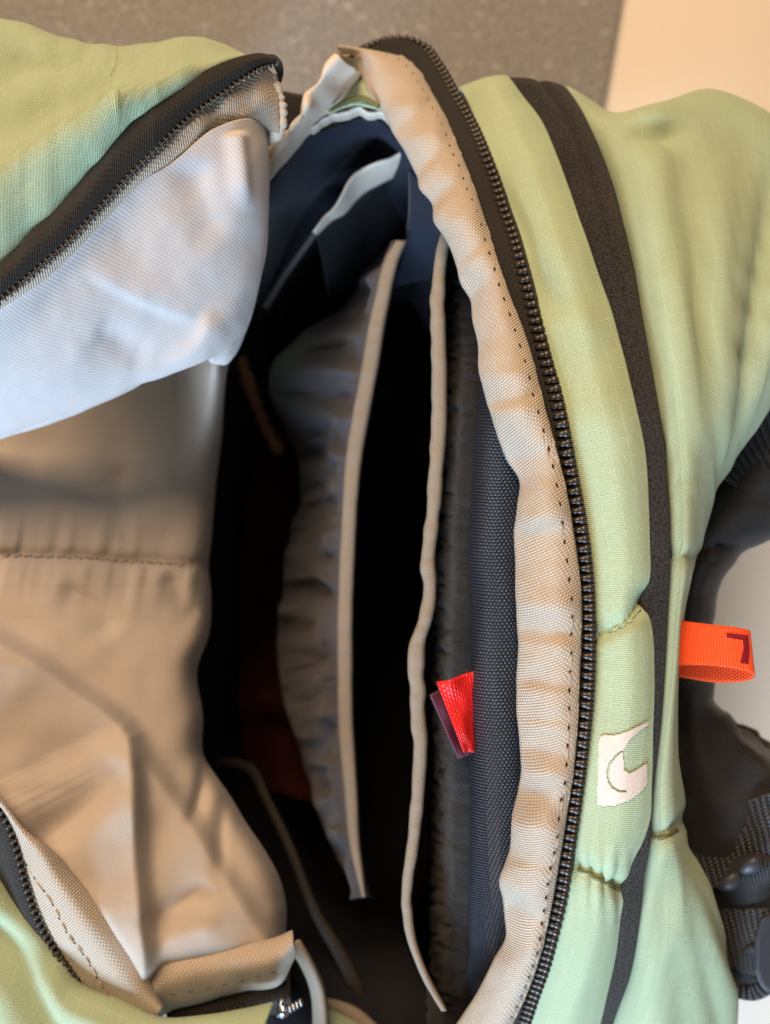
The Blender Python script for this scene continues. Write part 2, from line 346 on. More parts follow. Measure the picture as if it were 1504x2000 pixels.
# ---- rear zipper: tape, then every tooth
def side_curve(c, d): return [(u + d, v) for u, v in c]
zl = [P(u + 1, v, zr(v) - .0028) for u, v in tape_out]; zl = [P(668, 118, zr(80) - .02)] + zl[1:]
zc = [P(u, v, zr(v) - .0018) for u, v in coil]
zrt = [P(u + 15, v + (6 if v < 200 else 0), zr(v) - .004) for u, v in coil]
R = np.stack([cr(zl, 300), cr(zc, 300), cr(zrt, 300)]); Gz = np.stack([cr(R[:, j], 9) for j in range(300)], 1)
zip_r = sheet('rear_zipper', Gz, M_black, thick=.0008, label='black coil zipper half along the rear edge of the opening')
def tooth_mesh(name, L=.0017, W=.0018, Ht=.0013, bar=.0036, mat=M_tooth):
    vs, fs = [], []
    n = 8
    for ph in (-.5, .15, .7, 1.2):
        for a in range(n): vs.append((L*math.cos(a*2*math.pi/n)*math.cos(ph), W*math.sin(a*2*math.pi/n)*math.cos(ph), Ht*math.sin(ph)))
    for r in range(3):
        for a in range(n): fs.append((r*n+a, r*n+(a+1) % n, r*n+n+(a+1) % n, r*n+n+a))
    fs.append(tuple(range(3*n, 4*n)))
    o = len(vs); w_ = L*.55
    for y, z, ww in ((-W*.3, Ht*.5, w_), (bar*.55, Ht*.55, w_), (bar, 0, w_*.8), (bar, -Ht*.6, w_*.8)):
        vs += [(-ww, y, z), (ww, y, z)]
    for k in range(3): fs.append((o+2*k, o+2*k+1, o+2*k+3, o+2*k+2))
    fs += [(o, o+2, o+4, o+6), (o+1, o+7, o+5, o+3)]
    return mesh(name, vs, fs, mat)
def put_teeth(me, curve3, step, parent, dn, flip=1, normal=(0, 0, 1), tilt=0.0):
    for p, t, n in line_pts(curve3, step, 0):
        t = Vector(t); nn = Vector(normal); sd = nn.cross(t).normalized() * flip
        if tilt: sd = Matrix.Rotation(tilt * flip, 3, t) @ sd
        nn = t.cross(sd).normalized() * flip
        if nn.dot(Vector(normal)) < 0: nn = -nn
        o = link('tooth', me, parent)
        o.matrix_local = Matrix(((t.x, sd.x, nn.x, p[0]+nn.x*dn), (t.y, sd.y, nn.y, p[1]+nn.y*dn), (t.z, sd.z, nn.z, p[2]+nn.z*dn), (0, 0, 0, 1))) @ Matrix.Rotation(random.uniform(-.06, .06), 4, 'Z')
TM = tooth_mesh('tooth')
put_teeth(TM, cr([P(u + 6, v, zr(v) - .0012) for u, v in coil], 900), .00345, zip_r, .0006, flip=-1)
# ---- rear green panel 1 (between zipper and black strip)
GL = cr(world(g1_left), 420)
E = cr(world(rim(strip_l, -.004)), 420)
M1 = (GL + E) / 2; M1[:, 2] += .0048 * np.interp(np.arange(420), [0, 60, 120], [.3, .6, 1])
Rr = np.stack([GL, GL * .72 + E * .28 + np.array([0, 0, .0032]), M1, GL * .25 + E * .75 + np.array([0, 0, .0034]), E])
G1 = np.stack([cr(Rr[:, j], 44) for j in range(420)], 1)
U, V = PX(G1); nn = -normals(G1); nn *= np.sign(nn[..., 2:3] + 1e-9)
seam1 = [(1160,1246),(1190,1236),(1225,1218),(1248,1192),(1262,1168)]
seam2 = [(1112,1690),(1140,1700),(1172,1716),(1200,1732),(1226,1736)]
d = fold(U, V, seam1, -.0024, 22, 10, 0, 0) + fold(U, V, seam1, -.0010, 4, 4, 0, 0) + fold(U, V, seam2, -.0028, 20, 16, 0, 0)
d += .0008 * vn(U / 90 + V / 400, V / 330 - U / 160, 5) + .0003 * vn(U / 50 + V / 120, V / 150, 6)
d += fold(U, V, [(950,330),(1010,440),(1060,560),(1095,640)], -.0022, 26, 34) + fold(U, V, [(1010,640),(1080,640),(1180,620)], .0012, 40, 40)
pk = np.abs(V - (1716 + (U - 1172) * .45)); d += .0006 * np.exp(-(pk / 60)**2) * np.sin(U / 4.2)
G1 = G1 + nn * d[..., None]
rp = sheet('rear_panel', G1, M_green, thick=.0012)
# ---- black cover strip over the second zip
F_ = cr(world(rim(strip_r, -.007)), 420)
E2 = E.copy(); E2[:, 2] -= .0012; E2[:, 0] -= .001; E0 = E2 + np.array([-.004, 0, -.007])
mid = (E2 + F_) / 2; mid[:, 2] += .0025
crs = E2 * .42 + F_ * .58; crs[:, 2] += .0012
gz = np.zeros((420, 3)); gz[:, 2] = -.0011 * np.interp(PX(E2)[1], [150, 300, 560, 700], [1, 1, .6, 0])
lift = lambda q: np.array([0, 0, q])
Rr = np.stack([E0, E2, E2*.85 + F_*.15 + lift(.0016), E2*.5 + F_*.5 + lift(.0021), E2*.46 + F_*.54 + lift(.0020) + gz, E2*.42 + F_*.58 + lift(.0021), E2*.12 + F_*.88 + lift(.0016), F_ + lift(-.0008)])
Gs = np.stack([cr(Rr[:, j], 24) for j in range(420)], 1)
sheet('zip_cover_strip', Gs, M_strip, thick=.001, label='matt black strip covering the second zip')
# ---- rear green panel 2 (out to the silhouette by the shoulder strap)
m1 = [(1232,226),(1245,320),(1262,440),(1288,600),(1312,750),(1330,880),(1337,1000),(1336,1100),(1324,1200),(1316,1300),(1306,1420),(1300,1520),(1304,1600),(1304,1660),(1308,1730),(1306,1820),(1296,1920),(1286,2000),(1280,2070)]
m2 = [(1384,186),(1405,300),(1420,430),(1430,560),(1428,700),(1405,830),(1372,930),(1362,1000),(1354,1080),(1336,1150),(1325,1210),(1319,1290),(1314,1370),(1313,1430),(1315,1500),(1320,1570),(1324,1640),(1345,1730),(1358,1820),(1362,1920),(1362,2000),(1360,2070)]
def rim2(c, dz, zend):
    return [(u - 25, v + 90, -.42) for u, v in c[:1]] + [(u - 12, v + 45, -.22) for u, v in c[:1]] + [(u, v + 8, zend - .03) for u, v in c[:1]] + [(u, v, zr(max(v + 40, 260)) * .8 + dz) for u, v in c]
rows = [rim(strip_r, -.0095), rim2(m1, -.006, -.05), rim2(m2, -.016, -.06), rim2(sil, -.036, -.07),
        [(u - 18, v, z - .05) for u, v, z in rim2(sil, -.036, -.07)], [(u - 70, v, min(z - .36, -.4)) for u, v, z in rim2(sil, -.036, -.07)]]
G2 = loft(rows, 420, 90)
U, V = PX(G2); nn = normals(G2); nn *= np.sign(np.sum(nn * np.array([.3, 0, 1]), -1, keepdims=True) + 1e-9)
tn = np.linspace(0, 1, 90)[:, None] * np.ones((1, 420))
seam3 = [(1295,1082),(1330,1085),(1375,1088)]; seam4 = [(1258,1630),(1290,1634),(1318,1622),(1345,1596)]
d = fold(U, V, seam3, -.0016, 10, 16, 0, 0) + fold(U, V, seam4, -.0022, 18, 10, 0, 0)
def radial(cx, cy, n, seed): 
    a = np.arctan2(U - cx, V - cy); return vn(a * n + 20, np.hypot(U - cx, V - cy) / 500, seed)
def radial_up(cx, cy, n, seed):
    a = np.arctan2(U - cx, np.maximum(cy - V, 1)); return vn(a * n + 20, np.hypot(U - cx, V - cy) / 500, seed)
up = np.clip((1000 - V) / 250, 0, 1) * np.clip((V - 230) / 160, 0, 1) * np.clip((U - 1260) / 60, 0, 1)
d += up * .0042 * radial_up(1400, 1080, 13, 11) + up * .0016 * radial_up(1380, 1100, 30, 12)
dn = np.clip((V - 1650) / 90, 0, 1) * np.clip((U - 1225) / 40, 0, 1)
d += dn * .0046 * radial(1300, 1560, 9, 21) + dn * .0016 * radial(1300, 1560, 22, 22)
d += fold(U, V, [(1220,228),(1262,244),(1300,250),(1340,236)], -.006, 14, 30) + fold(U, V, [(1310,215),(1330,300),(1318,420),(1300,560)], -.003, 26, 22)
d += .0006 * vn(U / 60, V / 220, 8)
G2 = G2 + nn * d[..., None]
sp2 = sheet('strap_side_panel', G2, M_green, thick=.0012)
# seam lines pressed onto both panels; the olive ones paint the pinch shadow
def bvh(G):
    nv, nu = G.shape[:2]
    return BVHTree.FromPolygons([tuple(p) for p in G.reshape(-1, 3)], [(i*nu+j, i*nu+j+1, (i+1)*nu+j+1, (i+1)*nu+j) for i in range(nv-1) for j in range(nu-1)])
def press(tree, px, lift):
    out = []
    o = Vector((0, 0, H))
    for u, v in px:
        dr = (Vector(P(u, v, 0)) - o).normalized(); h = tree.ray_cast(o, dr)
        if h[0] is None: out.append(out[-1].copy() if out else Vector(P(u, v, -.02))); continue
        n = h[1] if h[1].z > 0 else -h[1]
        out.append(h[0] + n * lift)
    return out
T1, T2b = bvh(G1), bvh(G2)
def seam(tree, poly, parent, mat, r=.0005):
    c = cr(np.c_[np.array(poly, float), np.zeros(len(poly))], 24)[:, :2]
    p = press(tree, c, .0009); U_, V_ = PX(np.array([list(q) for q in p]))
    tube('seam_line', [(U_[k], V_[k], p[k].z, r / K) for k in range(len(p))], mat, parent, n=40, seg=7, wob=.7)
seam(T1, [(1126,1696),(1140,1700),(1172,1716),(1200,1732),(1216,1735)], rp, M_olive); seam(T1, seam1[1:4], rp, M_green, .0004)
seam(T2b, [(1276,1633),(1296,1634),(1318,1622)], sp2, M_olive, .0005)
# ---- printed emblem on the rear panel
def zs(p): return (1100 + p[0] / 3.723, 1150 + p[1] / 3.723)
def emblem(outer, holes, name, mat):
    """polygon filled on a fine grid, each vertex laid on the cloth"""
    st = 1.6; us = np.arange(1164, 1270, st); vs_ = np.arange(1400, 1580, st)
    def inside(poly, x, y):
        c = False; n = len(poly); j = n - 1
        for i in range(n):
            xi, yi = poly[i]; xj, yj = poly[j]
            if (yi > y) != (yj > y) and x < (xj - xi) * (y - yi) / (yj - yi) + xi: c = not c
            j = i
        return c
    idx, verts, faces = {}, [], []
    def vid(i, j):
        if (i, j) not in idx: idx[i, j] = len(verts); verts.append((us[i], vs_[j]))
        return idx[i, j]
    for i in range(len(us) - 1):
        for j in range(len(vs_) - 1):
            x, y = us[i] + st/2, vs_[j] + st/2
            if inside(outer, x, y) and not any(inside(h, x, y) for h in holes):
                faces.append((vid(i, j), vid(i+1, j), vid(i+1, j+1), vid(i, j+1)))
    return link(name, mesh(name, press(T1, verts, .0010), faces, mat), rp, 'pale pearl printed emblem on the green rear panel')
outer = [zs(p) for p in [(275,1072),(300,1062),(400,1058),(500,1012),(600,962),(608,985),(540,1030),(470,1095),(436,1160),(428,1180),(437,1310),(470,1336),(520,1310),(592,1262),(598,1330),(592,1420),(540,1480),(470,1530),(380,1565),(300,1572),(252,1560),(250,1530),(262,1130)]]
ring = [(418,1165),(370,1205),(330,1260),(312,1325),(322,1395),(355,1445),(400,1470),(450,1474)]
ring_in = [(450,1458),(405,1452),(368,1430),(340,1388),(331,1325),(348,1265),(384,1216),(426,1178)]
hole1 = [zs(p) for p in ring + ring_in]
emblem(outer, [hole1], 'printed_emblem', M_print)
# ---- orange size tab: a folded ribbon loop, with its letter
def zt(p): return (1100 + p[0] / 3.723, 1150 + p[1] / 3.723)
tabrows = [[(800,226),(1100,262),(1290,286),(1345,300),(1362,330),(1340,360),(1250,380),(800,330)],
           [(800,640),(1100,566),(1300,590),(1378,618),(1392,640),(1370,664),(1190,682),(800,640)]]
zz = [-.020, -.018, -.017, -.0175, -.0205, -.024, -.027, -.030]
rws = []
for k in range(5):
    a = k / 4
    top = [(800,226),(1100,262),(1290,286),(1340,298),(1356,312),(1340,330),(1200,330),(800,310)]
    bot = [(800,556),(1100,560),(1290,590),(1370,612),(1390,630),(1370,658),(1190,682),(800,634)]
    rws.append([zt((top[i][0]*(1-a) + bot[i][0]*a, top[i][1]*(1-a) + bot[i][1]*a)) + (zz[i],) for i in range(8)])
Gt = loft(rws, 60, 16)
tab = sheet('size_tab', Gt, M_orange, thick=.0007, label='orange ribbon loop tab with a dark red letter')
TT = bvh(Gt)
def flatpoly(name, px, tree, mat, parent, lift):
    n = len(px); c = (sum(p[0] for p in px)/n, sum(p[1] for p in px)/n)
    return link(name, mesh(name, press(tree, px, lift), [tuple(range(n))], mat, smooth=False), parent)
vs2, fs2 = [], []
for (a, b, c, d_) in [((1180,318),(1335,338),(1337,376),(1190,352)), ((1300,340),(1337,340),(1346,440),(1305,440)), ((1305,440),(1346,440),(1343,545),(1282,535))]:
    for i in range(6):
        for j in range(6):
            q = []
            for (x, y) in ((i/6, j/6), ((i+1)/6, j/6), ((i+1)/6, (j+1)/6), (i/6, (j+1)/6)):
                e = [a[k]*(1-x)*(1-y) + b[k]*x*(1-y) + c[k]*x*y + d_[k]*(1-x)*y for k in (0, 1)]; q.append(zt(e))
            o = len(vs2); vs2 += press(TT, q, .0006); fs2.append((o, o+1, o+2, o+3))
link('letter', mesh('letter', vs2, fs2, M_letter), tab)
# ------------------------------------------------------------------ inside: padded sleeve edge, labels, pockets
navy_l = [(960,560),(948,640),(942,740),(936,820),(929,930),(924,999),(919,1079),(925,1159),(922,1298),(919,1400),(921,1460),(921,1619),(919,1739),(913,1898),(905,1978),(900,2060)]
zn = lambda v: min(zr(v), zr(v + 60)) * 1.15
rows = [[(u - 6, v, -.20) for u, v in navy_l], [(u - 1, v, zn(v) - .042) for u, v in navy_l], [(u + 6, v, zn(v) - .028) for u, v in navy_l], [(u + 40, v, zn(v) - .019) for u, v in navy_l], [(u + 90, v, zn(v) - .0215) for u, v in navy_l], [(u + 130, v, zn(v) - .040) for u, v in navy_l]]
Gn = loft(rows, 300, 50); U, V = PX(Gn); Gn[..., 2] += (.0012 * vn(U / 70, V / 130, 31)) * np.clip((U - 915) / 20, 0, 1)
sheet('padded_sleeve', Gn, M_navy, thick=.001, label='navy woven padded sleeve edge inside the rear wall')
fl_c = [(900,500),(908,600),(912,700),(910,800),(904,900),(899,1000),(896,1100),(893,1300),(895,1500),(890,1700),(880,1900),(870,2020)]
rows = [[(u - 24, v, -.19) for u, v in fl_c], [(u - 16, v, zr(v) - .058) for u, v in fl_c], [(u + 4, v, zr(v) - .048) for u, v in fl_c], [(u + 60, v, zr(v) - .050) for u, v in fl_c]]
Gf = loft(rows, 260, 36); Gf += normals(Gf) * (.0010 * vn(*[q / 9 for q in PX(Gf)], 33))[..., None]
sheet('fleece_panel', Gf, M_fleece, thick=.001)
def z7(p): return (780 + p[0] / 6.016, 1250 + p[1] / 6.016)
def quadsheet(name, c4, zs4, mat, label=None, bulge=.0006, seed=1):
    a, b, c, d_ = [np.array(P(*z7(p), z)) for p, z in zip(c4, zs4)]
    n = 22; G = np.zeros((n, n, 3))
    for i in range(n):
        for j in range(n):
            x, y = j/(n-1), i/(n-1); G[i, j] = a*(1-x)*(1-y) + b*x*(1-y) + c*x*y + d_*(1-x)*y
    ii = np.linspace(0, 1, n); X, Y = np.meshgrid(ii, ii)
    G[..., 2] += bulge * (np.sin(np.pi * X) * 1.2 + vn(X * 3, Y * 3, seed))
    return sheet(name, G, mat, thick=.0006, label=label)
quadsheet('care_label', [(435,500),(900,350),(910,1295),(755,1320)], (-.0235, -.030, -.030, -.0235), M_red, 'bright red label tucked beside the navy sleeve', .0014, 3)
quadsheet('care_label', [(352,640),(700,470),(900,1295),(692,1400)], (-.0275, -.033, -.033, -.0275), M_purple, 'dark purple label under the red one', .0006, 4)
# second binding (wavy) and the dark pocket wall that hangs from it
b2 = [(872,455,9),(864,490,11),(857,545,12),(855,620,13),(857,700,13),(858,760,13),(856,860,13),(850,939,12),(846,999,12),(837,1080,12),(836,1110,13),(840,1147,12),(832,1207,12),(815,1258,13),(813,1300,14),(815,1338,14),(817,1400,13),(821,1460,12),(818,1519,11),(812,1599,11),(804,1671,10),(795,1735,8),(796,1790,8),(806,1840,7),(820,1880,6),(838,1922,6),(868,1974,4)]
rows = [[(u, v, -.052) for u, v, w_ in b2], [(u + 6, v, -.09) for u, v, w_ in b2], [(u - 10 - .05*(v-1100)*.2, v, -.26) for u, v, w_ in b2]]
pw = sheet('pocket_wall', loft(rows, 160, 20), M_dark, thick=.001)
bd = band('binding', [(u, v, -.050, w_ * .88) for u, v, w_ in b2], M_bind, pw, n=280, wob=.14)

# first binding (straight) and the gathered grey pocket
b1 = [(784,470,10),(766,505,13),(752,560,14),(738,624,15),(722,720,16),(707,800,16),(691,899,15),(683,999,14),(678,1099,14),(675,1179,14),(674,1298,14),(676,1420,14),(685,1539,12),(694,1659,9),(703,1710,6),(711,1752,2)]
gl = [(735,500),(690,580),(600,650),(542,710),(536,770),(566,830),(590,900),(596,980),(570,1060),(560,1139),(553,1258),(555,1330),(578,1410),(602,1499),(641,1619),(673,1690),(708,1750)]
rows = [[(u, v, -.112) for u, v, w_ in b1], [(u - 14, v, -.116) for u, v, w_ in b1],
        [(.55*a[0] + .45*b[0], .55*a[1] + .45*b[1], -.150) for a, b in zip(cr(np.array([(q[0], q[1], 0) for q in b1]), 17), cr(np.array([(q[0], q[1], 0) for q in gl]), 17))],
        [(u, v, -.20) for u, v in gl], [(u - 6, v, -.26) for u, v in gl]]
Gg = loft(rows, 420, 60); U, V = PX(Gg); tg = np.linspace(0, 1, 60)[:, None] * np.ones((1, 420))
env = np.clip(tg * 8, 0, 1) * np.clip((1.1 - tg) * 1.4, 0, 1)
Gg[..., 2] += env * (.008 * vn(V / 40 + tg * 2.2 + U / 300, tg * 1.5, 41) + .0035 * vn(V / 19 - tg * 3, tg * 2.2, 42) + .004 * np.exp(-tg * 5) * vn(V / 24, tg * 1.2, 44)) ; Gg[..., 0] += env * .004 * vn(V / 34 + 3, tg * 2, 43)
gp = sheet('gathered_pocket', Gg, M_gather, thick=.0008, label='grey pocket gathered along a straight beige binding')
band('binding', [(u, v, -.108, w_ * .85) for u, v, w_ in b1], M_bind, gp, n=220, wob=.04, seed=8)
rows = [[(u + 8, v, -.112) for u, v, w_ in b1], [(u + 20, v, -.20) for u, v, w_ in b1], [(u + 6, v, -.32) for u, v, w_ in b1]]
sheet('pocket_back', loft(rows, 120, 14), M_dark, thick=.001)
# third binding low in the bag, its dimness put into a dark colour
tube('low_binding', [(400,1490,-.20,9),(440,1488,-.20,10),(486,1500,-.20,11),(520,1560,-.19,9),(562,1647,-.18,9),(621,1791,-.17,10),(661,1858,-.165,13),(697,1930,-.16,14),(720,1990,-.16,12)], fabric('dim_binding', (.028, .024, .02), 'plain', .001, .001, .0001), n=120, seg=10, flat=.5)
# far end wall with its bindings
rows = []
ew = [(505,380),(535,335),(575,292),(620,256),(668,240),(705,230),(745,232),(790,268),(860,380)]
rows = [[(u, v, -.092) for u, v in ew], [(u, v + 45, -.115) for u, v in ew], [(u, v + 140, -.165) for u, v in ew], [(u, v + 300, -.28) for u, v in ew]]
Ge = loft(rows, 90, 40); U, V = PX(Ge); Ge[..., 1] += .004 * vn(U / 70, V / 90, 51) + fold(U, V, [(770,250),(690,330),(600,420)], .006, 30, 20)
sheet('end_wall', Ge, M_inner, thick=.001)
top = [(512,332),(540,284),(570,246),(596,212),(598,186),(622,160),(640,132),(660,110)]
bot = [(522,356),(556,318),(598,270),(628,236),(650,222),(672,200),(694,168),(708,146)]
rows = [[(u - 3, v - 2, -.066) for u, v in top], [(u, v, -.056) for u, v in top], [((a[0]+b[0])/2, (a[1]+b[1])/2, -.070) for a, b in zip(top, bot)], [(u, v, -.088) for u, v in bot], [(u + 2, v + 4, -.096) for u, v in bot]]
Gb = loft(rows, 120, 24); U, V = PX(Gb); Gb += normals(Gb) * (.0022 * vn(U / 24 + V / 30, V / 40, 52))[..., None]
sheet('end_binding', Gb, M_soft, thick=.0012, label='pale binding tape folded round the far corner of the opening')
low = [(610,250),(636,236),(655,224),(672,226),(690,218),(706,214),(722,222),(745,222),(765,238)]
rows = [[(u, v - 5, -.090) for u, v in low], [(u, v - 3, -.078) for u, v in low], [(u, v + 8, -.090) for u, v in low], [(u, v + 16, -.104) for u, v in low], [(u, v + 17, -.112) for u, v in low]]
Gp = loft(rows, 90, 16); U, V = PX(Gp); Gp[..., 1] += .0012 * vn(U / 14, V / 90, 55)
sheet('end_piping', Gp, M_soft, thick=.0012)
rows = [[(640,222,-.075),(690,205,-.078),(750,215,-.075)], [(655,190,-.082),(700,170,-.084),(750,190,-.08)], [(690,140,-.10),(715,130,-.10),(745,150,-.10)]]
sheet('end_facing', loft(rows, 30, 20), M_green, thick=.0010)
tube('end_facing_hem', [(648,214,-.072,4),(680,196,-.074,5),(705,192,-.075,6),(740,208,-.072,5)], M_olive, n=40, seg=8)
eb = [(806,306),(786,318),(740,338),(700,364),(668,398),(640,430),(615,452)]
eb_w = [17,19,22,20,14,8,3]
rows = [[(u - 2, v - w_ + 3, -.116) for (u, v), w_ in zip(eb, eb_w)], [(u - 3, v - w_, -.104) for (u, v), w_ in zip(eb, eb_w)], [(u, v, -.120) for (u, v), w_ in zip(eb, eb_w)], [(u + 3, v + w_, -.138) for (u, v), w_ in zip(eb, eb_w)]]
Gq = loft(rows, 60, 16); U, V = PX(Gq); Gq[..., 1] += .0016 * vn(U / 44, V / 50, 57); Gq[..., 2] += .003 * vn(U / 40 + V / 70, V / 40, 58)
sheet('pocket_binding', Gq, M_soft, thick=.0010)
tube('pocket_cord', [(622,446,-.145,6),(590,490,-.16,6),(555,540,-.18,6),(520,600,-.20,6)], M_gather, n=40, seg=8)
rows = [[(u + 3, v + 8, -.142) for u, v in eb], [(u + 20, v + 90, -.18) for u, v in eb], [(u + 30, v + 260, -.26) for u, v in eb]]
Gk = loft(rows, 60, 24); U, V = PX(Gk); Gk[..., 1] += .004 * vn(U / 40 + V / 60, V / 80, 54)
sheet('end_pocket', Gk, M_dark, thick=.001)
sheet('corner_flap', loft([[(800,330,-.09),(800,400,-.10),(790,480,-.12),(770,560,-.16)], [(830,360,-.08),(850,420,-.085),(862,470,-.11),(840,540,-.15)]], 30, 12), M_inner, thick=.001)
# maroon bottom and dark shell that closes the bag
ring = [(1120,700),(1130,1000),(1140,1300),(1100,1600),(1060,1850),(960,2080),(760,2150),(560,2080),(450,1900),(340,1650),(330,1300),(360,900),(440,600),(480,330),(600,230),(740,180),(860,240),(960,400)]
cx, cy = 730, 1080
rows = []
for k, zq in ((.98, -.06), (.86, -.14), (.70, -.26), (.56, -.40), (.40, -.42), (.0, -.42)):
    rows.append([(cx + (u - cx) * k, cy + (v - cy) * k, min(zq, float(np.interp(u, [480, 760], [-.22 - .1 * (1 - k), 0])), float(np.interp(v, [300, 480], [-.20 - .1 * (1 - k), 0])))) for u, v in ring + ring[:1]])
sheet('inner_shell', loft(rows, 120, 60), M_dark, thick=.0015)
Gm = loft([[(360,640,-.26),(360,1100,-.27),(360,1560,-.26)], [(480,620,-.28),(480,1100,-.30),(480,1560,-.28)], [(640,640,-.30),(640,1100,-.31),(640,1560,-.30)]], 60, 30)
U, V = PX(Gm); Gm[..., 2] += .012 * vn(U / 60, V / 80, 61)
sheet('inner_base', Gm, M_maroon, thick=.001, label='dark maroon cloth deep inside the bag')
tube('draw_cord', [(470,700,-.235,10),(490,760,-.232,12),(505,800,-.232,12),(520,835,-.234,11),(540,870,-.236,13),(552,884,-.238,8)], M_cord, n=40, seg=10, wob=.3)
# ------------------------------------------------------------------ front half, folded open to the left
# green outside at the top left
zip_up = [(-320,800),(-90,590),(-40,548),(0,516),(32,490),(60,455),(104,418),(136,382),(180,328),(224,264),(280,212),(340,176),(400,140),(472,112),(512,106),(538,114)]
teeth = [(-320,870),(-90,650),(-40,612),(0,582),(60,534),(128,474),(200,398),(256,338),(320,274),(376,222),(432,182),(480,147),(524,125),(541,121)]
ridge = [(-320,520),(-90,372),(0,316),(80,272),(160,234),(280,180),(360,146),(440,118),(474,110)]
topl = [(-320,60),(-90,34),(0,40),(48,48),(120,72),(200,92),(280,86),(340,83),(400,88),(456,100),(478,109)]
def zf(u): return float(np.interp(u, [-100, 0, 300, 480, 545], [.004, .002, -.008, -.024, -.036]))
us = np.linspace(-160, 477, 280); zu = np.array([zf(q) for q in us])
vz, vr, vt = byu(zip_up, us), byu(ridge, us), byu(topl, us)
nb = np.clip((vz - vr) / 60, 0.05, 1)
rows = [gridpx(us, vz + 16, zu - .003), gridpx(us, .8*vz + .2*vr, zu + .003*nb), gridpx(us, .4*vz + .6*vr, zu + .007*nb), gridpx(us, vr, zu + .009*nb), gridpx(us, vr - 10*nb, zu - .004*nb), gridpx(us, vr - 24*nb, zu - .018*nb),
        gridpx(us, .5*vr + .5*vt, np.minimum(zu - .016, -.026)), gridpx(us, vt + 8*nb, zu*.3 - .040), gridpx(us, vt, zu*.3 - .052), gridpx(us - 10, vt + 12, zu*0 - .09), gridpx(us - 40, vt + 60, zu*0 - .25), gridpx(us - 60, vt + 120, zu*0 - .43)]
Gl = across(rows, 120); U, V = PX(Gl)
nn = normals(Gl); nn *= np.sign(nn[..., 2:3] + 1e-9)
d = .0022 * vn(U / 110 + V / 160, V / 90, 71) + .0008 * vn(U / 40, V / 45, 72) + fold(U, V, [(-20,110),(50,122),(120,120),(210,106)], -.006, 22, 50) + fold(U, V, [(20,200),(140,160),(240,140)], .004, 40, 40)
Gl = Gl + nn * (d * np.clip((V - 40) / 40, 0, 1) * np.clip((500 - U) / 100, 0, 1))[..., None]
sheet('front_panel', Gl, M_green, thick=.0012)
# black zip tape with teeth
Rr_old = 0
us = np.linspace(-160, 539, 290); zu = np.array([zf(q) for q in us]); vz, vt = byu(zip_up, us), byu(teeth, us)
Rr = np.stack([gridpx(us, vz, zu + .0010), gridpx(us, .5*vz + .5*vt, zu + .0042), gridpx(us, vt, zu + .0015)])
#, cr([P(.5*(a[0]+b[0]), .5*(a[1]+b[1]), zf(.5*(a[0]+b[0])) + .0055) for a, b in zip(cr(np.array([(q[0], q[1], 0.) for q in zip_up]), 14), cr(np.array([(q[0], q[1], 0.) for q in teeth]), 14))], 240), cr([P(u, v, zf(u) + .0015) for u, v in teeth], 240)])
Gzf = across(list(Rr), 20)
zip_f = sheet('front_zipper', Gzf, M_black, thick=.0010, label='black coil zipper half on the folded front panel')
TF = tooth_mesh('tooth_front', .00085, .0013, .0013, .0020)
put_teeth(TF, cr([P(u + 2, v + 3, zf(u) + .0012) for u, v in teeth], 900), .00245, zip_f, .0004, flip=-1, tilt=.5)
tube('zip_end', [(512,116,zf(512)+.001,8),(536,118,zf(540)+.001,11),(546,134,zf(545)-.004,10),(544,158,zf(545)-.014,9),(536,180,zf(545)-.026,7)], M_black, zip_f, n=40, seg=10, flat=.7)
# beige binding on the front edge, curling round the corner
f_in = [(-90,655),(-40,617),(0,588),(60,540),(128,480),(200,404),(256,344),(320,280),(376,228),(432,188),(480,155),(520,136),(540,150)]
f_out = [(-90,664),(-40,628),(0,600),(80,552),(152,490),(216,426),(280,366),(322,340),(384,308),(402,282),(440,256),(476,240),(512,242),(545,268)]
rows = [[(u, v, zf(u) - .001) for u, v in f_in], [(.6*a[0]+.4*b[0], .6*a[1]+.4*b[1], zf(a[0]) - .0008) for a, b in zip(cr(np.array([(q[0], q[1], 0.) for q in f_in]), 16), cr(np.array([(q[0], q[1], 0.) for q in f_out]), 16))],
        [(u, v - 8, zf(u) - .004) for u, v in f_out], [(u, v, zf(u) - .008) for u, v in f_out], [(u - 3, v - 3, zf(u) - .011) for u, v in f_out], [(u - 8, v - 16, zf(u) - .013) for u, v in f_out]]
Gfb = loft(rows, 240, 30); U, V = PX(Gfb); Gfb[..., 2] += np.clip((U - 300) / 60, 0, 1) * .0016 * vn(U / 32, V / 40, 81)
fb = sheet('front_binding', Gfb, M_tape, thick=.0012, label='beige binding tape on the folded front edge')
tube('binding_end', [(524,150,-.036,14),(540,190,-.038,15),(546,235,-.040,14),(538,262,-.042,13),(522,276,-.046,10)], M_soft, fb, n=60, seg=14, flat=.8, wob=.2)
